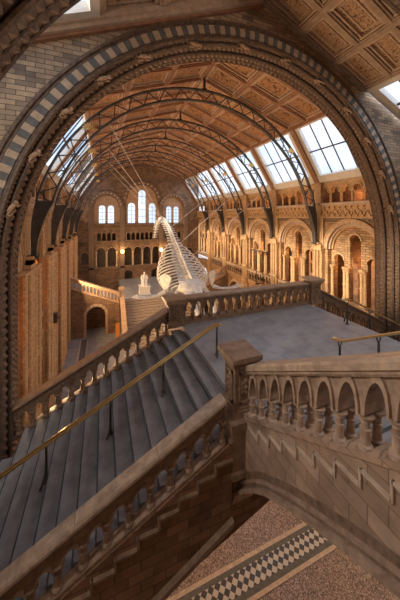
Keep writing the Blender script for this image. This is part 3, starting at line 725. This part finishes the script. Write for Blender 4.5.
# ---------------- upper flight towards the viewer
XU = 2.22
d = (0,-1)
t = thing('balustrade', 'large arcaded balustrade rising to the right towards the viewer', 'balustrade', (XU,2,LAND))
Zt0 = -2.44; Hu = .86; y00 = 3.3185
balustrade(t, (XU,y00,Zt0+SU*(3.6-y00)-Hu), d, TU, 12, SU, Hu, ('stair','stair_plain','coping'), .26, True, .06, e0=.0, e1=.2, bmat='stair_plain', colr=.041, ow=.70, hc=.15, cf=.48)
t = thing('stair_wall', 'pale block side wall with saw-toothed moulding over the arch under the upper flight', 'wall', (XU,2,-5))
zpl = lambda y: Zt0+SU*(3.6-y)-Hu+.03
arcpts = [(3.74,-4.84),(3.62,-4.56),(3.34,-4.22),(3.05,-3.92),(2.82,-3.72),(2.35,-3.40),(1.98,-3.18),(1.58,-2.96),(1.18,-2.76),(.7,-2.52),(.2,-2.3)]
w = MB(); 
for (ya_,za_),(yb2,zb2) in zip(arcpts[:-1], arcpts[1:]):
    tz = lambda y: zpl(min(y,3.45))
    w.hexa([(XU-.12,ya_,za_+.02),(XU-.12,yb2,zb2+.02),(XU+.2,yb2,zb2+.02),(XU+.2,ya_,za_+.02),(XU-.12,ya_,tz(ya_)),(XU-.12,yb2,tz(yb2)),(XU+.2,yb2,tz(yb2)),(XU+.2,ya_,tz(ya_))])
part('block_face', w, 'stair', t)
w = MB()
def band(off0, off1, xa, xb):
    rings = []
    for k,(y,z) in enumerate(arcpts):
        a = arcpts[max(0,k-1)]; b = arcpts[min(len(arcpts)-1,k+1)]; tx, tz_ = b[0]-a[0], b[1]-a[1]; l = math.hypot(tx,tz_); nx, nz = tz_/l, -tx/l
        if nz < 0: nx, nz = -nx, -nz
        rings.append([(xa,y+nx*off0,z+nz*off0),(xa,y+nx*off1,z+nz*off1),(xb,y+nx*off1,z+nz*off1),(xb,y+nx*off0,z+nz*off0)])
    w.loft(rings)
band(-.02,.03,XU-.21,XU+.2); band(.075,.11,XU-.165,XU+.1)
part('arch_moulding', w, 'stair_plain', t)
w = MB(); band(.03,.075,XU-.15,XU+.1); band(.11,.19,XU-.135,XU); part('arch_hollow', w, 'terra_dark', t)  # hollows coloured dark to paint the shade between the rolls
w = MB(); yy = 3.3185; k = 0; xa, xb = XU-.15, XU-.11
zz = Zt0+SU*(3.6-yy)-Hu-.10
while yy > .2:
    w.box(xa, xb, yy-TU, yy, zz-.013, zz+.013); w.box(xa+.015, xb, yy-TU, yy, zz-.03, zz-.013); w.box(xa, xb, yy-TU-.01, yy-TU+.01, zz-.013, zz+RU+.013)
    yy -= TU; zz += RU
part('sawtooth_moulding', w, 'terra_pale', t)
t = thing('staircase', 'upper flight of slate steps climbing towards the viewer behind the arcaded balustrade', 'staircase', (4.7,2,-3))
for i in range(13):
    m = MB(); y = 3.42-i*TU; z = LAND+(i+1)*RU; m.box(XU+.13, 7.2, y-TU-.02, y, z-.06, z); m.box(XU+.13,7.2,y-.035,y,z,z+.002,1); part('step', m, ['slate','nosing'], t)
m = MB()
for i in range(13):
    y = 3.42-i*TU; z = LAND+(i+1)*RU-.06; m.box(XU+.2, 7.2, y-TU, y, z-.55, z)
part('riser_masonry', m, 'tread', t)
# ================================================================== HANDRAILS
def handrail(label, pts, posts, hh=.7):
    T = thing('handrail', label, 'handrail', (posts[0][0],posts[0][1],posts[0][2]))
    dx = Vector(pts[-1])-Vector(pts[0]); dx.z = 0; dx.normalize(); nx = Vector((-dx.y,dx.x,0))
    for sg in (-1,1):
        r = MB(); r.tube([tuple(Vector(p)+nx*.042*sg) for p in pts], .022, 8); part('brass_rail', r, 'brass', T, True)
    r = MB(); a = Vector(pts[0]); ring = [tuple(a - dx*.04*math.sin(q*PI/8)*1.0 + nx*.04*math.cos(q*PI/8)) for q in range(9)]
    r.tube(ring, .022, 8); part('rail_end_loop', r, 'brass', T, True)
    for (x,y,z,zt) in posts:
        p = MB(); p.tube([(x,y,z+.02),(x,y,z+.25),(x,y,zt-.1)], [.026,.024,.02], 8)
        p.lathe([(.05,0),(.05,.015),(.03,.03),(.035,.05),(.02,.07)], (x,y,z), 10)
        p.tube([(x,y,z+.25),(x-dx.x*-.02+nx.x*.1,y+nx.y*.1,z+.14),(x+nx.x*.16+dx.x*.07,y+nx.y*.16+dx.y*.07,z+.02)], .02, 6)
        p.tube([(x,y,zt-.12),tuple(Vector((x,y,zt-.06))+nx*.045),tuple(Vector((x,y,zt-.01))+nx*.04)], .012, 6)
        p.tube([(x,y,zt-.12),tuple(Vector((x,y,zt-.06))-nx*.045),tuple(Vector((x,y,zt-.01))-nx*.04)], .012, 6)
        p.ball((x,y,z+.26),.03,0,6)
        part('iron_post', p, 'iron', T, True)
    return T
HY = 5.35
zr_ = lambda x: -2.55-.487*(2.42-x)
def trz(x): i = math.ceil((XE0-x)/TR); return LAND-i*RS
pp = [(2.55,HY,-2.54,),(2.42,HY,-2.555)]+[(x,HY,zr_(x)) for x in (2.3,1.,0,-1,-2.0,-2.6)]
handrail('double brass handrail on black iron posts down the middle of the left flight', pp,
         [(2.50,HY,LAND,-2.55)]+[(x,HY,trz(x),zr_(x)) for x in (1.22,.14,-.98,-2.1)])
pu = [(4.5,3.82,-2.53),(4.5,3.68,-2.51)]+[(4.5,y,-2.47-.60*(y-3.6)) for y in (3.5,2.6,1.6,.6)]
tru = lambda y: LAND+math.ceil((3.42-y)/TU)*RU if y < 3.42 else LAND
handrail('double brass handrail rising to the right over the upper flight', pu, [(4.5,3.72,LAND,-2.52)]+[(4.5,y,tru(y),-2.47-.6*(y-3.6)) for y in (2.95,1.9,.9)])
zr2 = lambda x: -2.5-.487*(x-7.0)
def trz2(x): i = math.ceil((x-XE1)/TR); return LAND-max(i,0)*RS
pr_ = [(6.78,5.45,-2.5),(6.98,5.45,-2.5)]+[(x,5.45,zr2(x)) for x in (7.1,8.2,9.4,10.6)]
handrail('handrail on black posts going down the right flight past the landing', pr_, [(6.9,5.45,LAND,-2.5)]+[(x,5.45,trz2(x),zr2(x)) for x in (7.9,9.1,10.3)])
# ================================================================== FAR STAIRCASE, SIDE FLIGHT AND STATUE
t = thing('staircase', 'wide central staircase below the far windows behind the whale', 'staircase', (XC,22,GROUND))
FL = -7.6; ns = 16; yT = 24.0
for i in range(ns):
    z = FL-(i+1)*(FL-GROUND)/ns*-1*-1; z = FL-(i+1)*((FL-GROUND)/ns)
    m = MB(); m.box(1.75, 7.55, yT-(i+1)*.27-.02, yT-i*.27, max(GROUND,z)-.0, z+.10 if z+.1 > GROUND else GROUND+.1); m.v = [(a,b,max(c,GROUND)) for a,b,c in m.v]
    m.box(1.75, 7.55, yT-(i+1)*.27-.02, yT-(i+1)*.27+.02, z+.1, z+.104, 1)
    part('step', m, ['terra_pale','nosing'], t)
m = MB(); m.box(1.75,7.55,yT,YF-.3,GROUND,FL); part('upper_platform', m, 'slate', t)
for x0_ in (1.4, 7.55):
    m = MB()
    m.box(x0_, x0_+.35, yT-.2, yT+.3, GROUND, FL+1.0); m.box(x0_-.06, x0_+.41, yT-.26, yT+.36, FL+1.0, FL+1.12)
    m.prism([(yT-.2,GROUND),(yT-.2,FL+.85),(yT-4.4,GROUND+.9),(yT-4.4,GROUND)], lambda a,b,d: (d,a,b), x0_+.05, x0_+.3)
    m.prism([(yT-.2,FL+.85),(yT-.2,FL+.97),(yT-4.5,GROUND+1.02),(yT-4.5,GROUND+.9)], lambda a,b,d: (d,a,b), x0_-.02, x0_+.37)
    part('side_parapet', m, 'terra', t)
def side_flight(x0, x1, label):
    T = thing('staircase', label, 'staircase', ((x0+x1)/2, 23.4, GROUND))
    sg = 1 if x1 > x0 else -1
    Fq = lambda a,z,dd: (x0+sg*a, 23.0+dd, z); Ln = abs(x1-x0)
    zt = lambda a: -5.95-.42*a
    m = MB(); 
    c, wd, sp_ = 1.9, 1.5, -8.35
    P2 = lambda a,z,dd: Fq(a, z if z < -7.4 else z + (zt(a)+7.35), dd)
    arcwall(m, P2, 0, Ln, GROUND, -7.35, [(c, wd, GROUND, sp_)], 0, .4)
    part('brick_face', m, 'far', T)
    m = MB(); arcring(m, Fq, c, sp_, wd/2, wd/2+.22, -.06, .06, (0,1), 15); 
    m.box(c-wd/2-.2, c-wd/2, -.06, .06, GROUND, sp_, 0, lambda a,dd,z: Fq(a,z,dd)); m.box(c+wd/2, c+wd/2+.2, -.06, .06, GROUND, sp_, 0, lambda a,dd,z: Fq(a,z,dd))
    part('arch_moulding', m, ['terra','terra_pale'], T)
    m = MB(); rk = lambda a,h,dd: Fq(a, zt(a)+h, dd)
    m.box(0,Ln,-.08,.3,.82,.95,0,lambda a,dd,h: rk(a,h,dd)); m.box(0,Ln,-.06,.3,.0,.1,0,lambda a,dd,h: rk(a,h,dd))
    arcwall(m, rk, 0, Ln, .55, .82, [((i+.5)*.28,.18,.55,.6) for i in range(int(Ln/.28))], 0, .2, seg=6)
    for i in range(int(Ln/.28)+1): m.lathe([(.05,0),(.03,.06),(.045,.2),(.03,.4),(.05,.48)], rk(min(i*.28,Ln-.02),.09,.1), 6)
    part('parapet', m, 'terra', T)
    m = MB(); m.box(0,Ln,.45,1.9,-.2,.1,0,lambda a,dd,h: rk(a,h,dd)); part('flight_slab', m, 'slate', T)
    m = MB(); m.box(c-wd/2-.1,c+wd/2+.1,1.6,1.7,GROUND,-7.7,0,lambda a,dd,z: Fq(a,z,dd)); part('passage_back', m, 'brown', T)
side_flight(-2.45, 1.35, 'sloping flight over an arched doorway at the far left of the hall')
side_flight(11.7, 7.95, 'sloping flight on the far right side of the hall behind the whale')
# statue of a seated figure
px, py = 3.85, 25.2
t = thing('plinth', 'white block plinth carrying the seated marble statue', 'plinth', (px,py,FL))
m = MB(); m.box(px-.55,px+.55,py-.5,py+.5,FL,FL+.1); m.box(px-.48,px+.48,py-.42,py+.42,FL+.1,FL+.72); m.box(px-.54,px+.54,py-.5,py+.5,FL+.72,FL+.80); part('block', m, 'marble', t)
t = thing('seated_statue', 'white marble statue of a seated bearded man at the top of the far stairs', 'statue', (px,py,FL+.80))
z0 = FL+.80
def shrink(m): m.v = [(px+(a-px)*.86, py+(b-py)*.86, z0+(c-z0)*.86) for a,b,c in m.v]
m = MB(); m.box(px-.32,px+.32,py-.1,py+.4,z0,z0+.55); m.box(px-.34,px+.34,py+.28,py+.42,z0+.55,z0+1.15)
for s in (-1,1): m.box(px+s*.32-.05,px+s*.32+.05,py-.1,py+.4,z0+.55,z0+.78)
shrink(m); part('chair', m, 'marble', t)
m = MB(); 
m.loft([[(px+r*math.cos(q*PI/6), py+yo+rr*math.sin(q*PI/6), z0+z) for q in range(12)] for r,rr,yo,z in ((.24,.17,.12,.5),(.26,.19,.1,.62),(.24,.17,.12,.8),(.28,.17,.13,1.0),(.26,.15,.13,1.12),(.1,.09,.1,1.2),(.08,.08,.08,1.26))])
for s in (-1,1):
    m.tube([(px+s*.13,py+.1,z0+.6),(px+s*.16,py-.3,z0+.62),(px+s*.17,py-.36,z0+.55),(px+s*.15,py-.34,z0+.15),(px+s*.15,py-.34,z0+.05)], [.13,.11,.1,.075,.06], 10)
    m.tube([(px+s*.15,py-.3,z0+.04),(px+s*.16,py-.52,z0+.04)], [.06,.045], 8)
    m.tube([(px+s*.27,py+.12,z0+1.06),(px+s*.36,py+.02,z0+.84),(px+s*.2,py-.2,z0+.74),(px+s*.1,py-.26,z0+.72)], [.085,.07,.055,.045], 8)
m.ball((px,py+.06,z0+1.4), .13, 0, 10, (.85,.95,1.15)); m.ball((px,py-.04,z0+1.30), .08, 0, 8, (.9,.8,1.4))
m.ball((px,py-.07,z0+1.4),.025)
shrink(m); part('figure', m, 'marble', t, True)
# ================================================================== WHALE SKELETON
def catmull(P, n):
    out = []; P = [Vector(p) for p in P]
    for i in range(len(P)-1):
        p0,p1,p2,p3 = P[max(i-1,0)],P[i],P[i+1],P[min(i+2,len(P)-1)]
        for k in range(n):
            t = k/n; out.append(.5*((2*p1)+(-p0+p2)*t+(2*p0-5*p1+4*p2-p3)*t*t+(-p0+3*p1-3*p2+p3)*t**3))
    out.append(P[-1]); return out
W = thing('whale_skeleton', 'pale whale skeleton diving head first from the roof in the middle of the hall', 'skeleton', (5.6,20,-6))
sp_pts = [Vector(p) for p in [(5.277, 15.2, -4.374), (5.264, 16.2, -3.81), (5.334, 17.6, -3.081), (5.379, 19.4, -2.163), (5.48, 21.4, -1.228), (5.504, 23.4, -0.476), (5.367, 25.0, -0.303), (5.252, 26.2, -0.948), (5.195, 27.0, -2.272)]]
cv = catmull(sp_pts, 5)
ntot = len(cv)
for i in range(0, ntot-1):
    m = MB(); a, b = cv[i], cv[i+1]; f = i/(ntot-1); r = .21*(1-f)+.08; tdir = (b-a).normalized()
    up = Vector((0,0,1)); sdv = tdir.cross(up).normalized(); un = sdv.cross(tdir).normalized()
    m.tube([a+(b-a)*.08, a+(b-a)*.2, a+(b-a)*.65, a+(b-a)*.78], [r*.9,r,r,r*.9], 10)
    h = .55*(1-f*.55)
    m.prism([(0,0),(.22,0),(.30,h),(.08,h)], lambda p,q,dd: tuple(a+tdir*p+un*q+sdv*dd), -.025, .025)
    wd = (.72)*(1-f*.7)
    for s in (-1,1): m.prism([(.04,0),(.24,0),(.18,wd),(.06,wd)], lambda p,q,dd: tuple(a+tdir*p+sdv*q*s+un*dd), -.02, .02)
    part('vertebra', m, 'bone', W, True)
for i in range(15):
    f = 1+i*1.0; k = int(f); a = cv[k]+(cv[k+1]-cv[k])*(f-k); tdir = (cv[k+1]-cv[k]).normalized()
    sdv = tdir.cross(Vector((0,0,1))).normalized(); un = sdv.cross(tdir).normalized()
    wv = 1.75*math.sin(PI*(i+3.5)/19)**.7; dr = 1.5*math.sin(PI*(i+4)/20)
    for s in (-1,1):
        m = MB(); P_ = [a+sdv*s*wv*x_-un*dr*y_ + tdir*.25*y_ for x_,y_ in ((.08,.0),(.45,-.02),(.8,.15),(1,.42),(.97,.7),(.8,1.0))]
        m.tube(catmull(P_,4), .05, 6); part('rib', m, 'bone', W, True)
# skull
hd = sp_pts[0]; fd = Vector((-.12,-1,-.42)).normalized(); sr = fd.cross(Vector((0,0,1))).normalized(); ur = sr.cross(fd).normalized()
Q = lambda f_,s_,u_: tuple(hd+fd*f_+sr*s_+ur*u_)
m = MB(); m.loft([[Q(f_, w_*math.cos(q*PI/6), h_*math.sin(q*PI/6)+o_) for q in range(12)] for f_,w_,h_,o_ in ((-.35,.15,.12,0),(-.2,.5,.32,.05),(.1,.85,.4,.1),(.4,.95,.35,.05),(.65,.55,.25,0),(.8,.3,.18,0))]); part('cranium', m, 'bone', W, True)
m = MB()
for s in (-1,1):
    m.loft([[Q(f_, s*(c_)+w_*math.cos(q*PI/4), u_+.07*math.sin(q*PI/4)) for q in range(8)] for f_,c_,w_,u_ in ((.5,.33,.3,.05),(1.2,.28,.22,.1),(2.0,.2,.16,.1),(2.8,.12,.1,0),(3.4,.05,.04,-.1))])
part('rostrum', m, 'bone', W, True)
for s in (-1,1):
    m = MB(); m.tube(catmull([Q(.2,s*.9,-.2),Q(.9,s*1.15,-.35),(Q(1.8,s*1.12,-.45)),Q(2.8,s*.75,-.5),Q(3.5,s*.15,-.5)],5), [.13]*6+[.12]*15, 8); part('jawbone', m, 'bone', W, True)
# shoulder blades and flippers
for s in (-1,1):
    k = cv[3]; sdv = Vector((1,0,0))
    m = MB(); c0 = k+Vector((s*1.55,-.3,-.15))
    pts = [(0,-.42),(.2,-.35),(.42,.05),(.48,.45),(.2,.62),(-.15,.6),(-.4,.4),(-.25,0)]
    m.prism(pts, lambda p,q,dd: (c0.x+dd+s*p*.7, c0.y+p*.5, c0.z+q), -.035, .035); part('shoulder_blade', m, 'bone', W)
    m = MB(); e = c0+Vector((s*.1,-.05,-.42)); 
    m.tube([e, e+Vector((s*.45,-.1,-.16))], [.13,.1], 8)
    for o_ in (-.06,.08): m.tube([e+Vector((s*.5,-.1+o_,-.18)), e+Vector((s*1.15,-.15+o_*1.6,-.2))], [.06,.05], 8)
    for q in range(4):
        o_ = (q-1.5)*.09; m.tube(catmull([e+Vector((s*1.2,-.15+o_,-.2)), e+Vector((s*1.6,-.2+o_*1.6,-.14)), e+Vector((s*(2.05-.1*q),-.3+o_*1.5,.02))],4), .035, 6)
    part('flipper', m, 'bone', W, True)
# cables
def cable(label, a, b):
    m = MB(); A_ = Vector(a); t = thing('suspension_cable', label, 'cable', (A_.x,A_.y,A_.z), 'cables holding the whale')
    m.tube([a,b], .016, 6); part('wire', m, 'cable', t, True)
def tp(i, deg): t = math.radians(deg); return Vector((XC+6.68*math.cos(t), TY[i], TC+6.68*math.sin(t)))
CL = 'thin pale cable from the %s iron truss at left down to the whale'
cable(CL % 'nearest', tp(0,131), cv[17]); cable(CL % 'second', tp(1,131), cv[21]); cable(CL % 'third', tp(2,130), cv[26]); cable(CL % 'fourth', tp(3,128), cv[31])
CR = 'thin pale cable from the %s iron truss at right down to the whale'
cable(CR % 'second', tp(1,24), cv[8]); cable(CR % 'third', tp(2,26), cv[14]); cable(CR % 'fourth', tp(3,30), cv[21])
# ================================================================== SMALL THINGS
t = thing('display_panel', 'small orange display panel standing beside the far stair parapet', 'sign', (1.2,21.2,GROUND))
m = MB(); m.box(.95,1.25,21.1,21.16,GROUND+.25,GROUND+1.55); part('panel', m, 'orange', t)
m = MB(); m.box(1.08,1.12,21.11,21.15,GROUND+.03,GROUND+.25); m.box(.95,1.25,20.95,21.3,GROUND,GROUND+.03); part('stand', m, 'iron', t)
def lantern(x, y, z, label):
    t = thing('wall_lamp', label, 'lamp', (x,y,z))
    m = MB(); m.box(x-.05,x+.05,y+.05,y+.25,z-.05,z+.05); m.lathe([(.03,-.22),(.12,-.12),(.12,-.1)],(x,y,z),8); part('bracket_arm', m, 'iron', t)
    m = MB(); m.lathe([(.1,-.1),(.16,.0),(.16,.18),(.06,.3)],(x,y,z),8); part('lamp_glass', m, 'glow', t, True)
lantern(XC-2.45, YF-.45, -4.3, 'glowing warm lamp on the pier left of the far middle arcade')
lantern(XC+2.35, YF-.45, -4.3, 'glowing warm lamp on the pier right of the far middle arcade, behind the whale')
t = thing('light_rig', 'dark horizontal lighting bar on two uprights by the right gallery', 'lighting bar', (11.6,17,-5.6))
m = MB(); m.box(11.6,11.66,15.9,18.0,-2.78,-2.68); part('cross_bar', m, 'iron', t)
for y in (16.4,17.3):
    m = MB(); m.box(11.6,11.65,y-.03,y+.03,-5.4,-2.78); m.box(11.55,11.95,y-.04,y+.04,-5.5,-5.4); part('upright', m, 'iron', t)
t = thing('loudspeaker', 'small dark loudspeaker fixed to a left wall pier', 'loudspeaker', (-2.3,15.5,-5.6))
m = MB(); m.box(-2.62,-2.3,15.3,15.6,-5.7,-5.2); part('case', m, 'iron', t)
m = MB(); m.lathe([(.1,0),(.08,.02)], (-2.28,15.45,-5.45), 10); part('cone', m, 'dark', t)
# ================================================================== LIGHT
sc = bpy.context.scene
wd = bpy.data.worlds.new('sky'); sc.world = wd; wd.use_nodes = True; nt = wd.node_tree; bg = nt.nodes['Background']
tc = N(nt, 'ShaderNodeTexCoord'); n = N(nt, 'ShaderNodeTexNoise', Scale=3.2, Detail=6, Roughness=.6); L(nt, tc.outputs['Generated'], n.inputs['Vector'])
r = ramp(nt, n.outputs['Fac'], [(.38, (.58,.70,.88)), (.58, (.95,.96,1.0))]); L(nt, r.outputs[0], bg.inputs['Color'])
WS = 1.25
bg.inputs['Strength'].default_value = WS
def light(kind, name, loc, energy, color, rot=None, size=1, size_y=None, target=None, spread=None):
    l = bpy.data.lights.new(name, kind); l.energy = energy; l.color = color
    if kind == 'AREA':
        l.shape = 'RECTANGLE'; l.size = size; l.size_y = size_y or size
        if spread: l.spread = math.radians(spread)
    elif kind in ('POINT','SPOT'): l.shadow_soft_size = size
    o = bpy.data.objects.new(name, l); C.objects.link(o); o.location = (loc[0],loc[1],loc[2]+ZC)
    if target: o.rotation_euler = (Vector(target)-Vector(loc)).to_track_quat('-Z','Y').to_euler()
    elif rot: o.rotation_euler = rot
    return o
sun = bpy.data.lights.new('sun','SUN'); sun.energy = 6.0; sun.color = (1,.80,.55); sun.angle = math.radians(6)
so = bpy.data.objects.new('sun', sun); C.objects.link(so); so.rotation_euler = Vector((.88,.05,-.42)).to_track_quat('-Z','Y').to_euler()
sk = bpy.data.lights.new('sky_light','SUN'); sk.energy = 2.6; sk.color = (.93,.95,1); sk.angle = math.radians(70)
ko = bpy.data.objects.new('sky_light', sk); C.objects.link(ko); ko.rotation_euler = Vector((-.55,.18,-.8)).to_track_quat('-Z','Y').to_euler()
# unseen warm fill added at the gallery edges to brighten the opposite arcades
for y in (9.6,13.5,17.6,21.7,25.8):
    light('AREA','gallery_fill_left',(XC-6.6,y,-5.2), 270, (1,.63,.32), size=1.2, size_y=1.2, target=(XC+7.5,y,-1.8))
    light('AREA','gallery_fill_right',(XC+6.6,y,-5.2), 22, (1,.60,.30), size=1.0, size_y=1.0, target=(XC-7.5,y,-3))
    light('POINT','passage_lamp_left',(XC-WR-.9,y,-3.2), 120, (1,.45,.14), size=.2)
    light('POINT','passage_lamp_right',(XC+WR+.9,y,-2.6), 40, (1,.52,.2), size=.2)
    light('POINT','upper_passage_lamp_right',(XC+WR+.6,y,1.2), 10, (1,.5,.2), size=.15)
# fill lights added out of view, high at left and rear, to brighten the stairs
light('AREA','near_bay_fill',(-3.9,2.2,1.6), 200, (1,.88,.76), size=1.6, size_y=1.6, target=(2.2,2.4,-3.0))
light('AREA','near_bay_fill',(8.5,-.8,3.2), 150, (1,.88,.76), size=1.6, size_y=1.6, target=(4,5,-3.2))
light('AREA','floor_fill_below',(9.5,3.0,-6.0), 60, (1,.78,.6), size=1.5, size_y=1.5, target=(4.6,6,-10.1))  # added light with no lamp there, lifting the floor under the stairs
for x in (XC-2.45, XC+2.35): light('POINT','wall_lamp_light',(x,YF-.9,-4.2), 40, (1,.6,.25), size=.2)
# ================================================================== CAMERA
cam = bpy.data.cameras.new('camera'); cam.sensor_fit = 'VERTICAL'; cam.sensor_height = 36; cam.sensor_width = 24
cam.lens = 250/600*36; cam.shift_x = 0; cam.shift_y = -83/600; cam.clip_start = .05
co = bpy.data.objects.new('camera', cam); C.objects.link(co); co.location = (0,0,ZC); co.rotation_euler = (PI/2, 0, -math.atan(97/250))
sc.camera = co
sc.view_settings.view_transform = 'Standard'; sc.view_settings.look = 'None'; sc.view_settings.gamma = 1; sc.view_settings.use_curve_mapping = False
sc.view_settings.exposure = 0.35
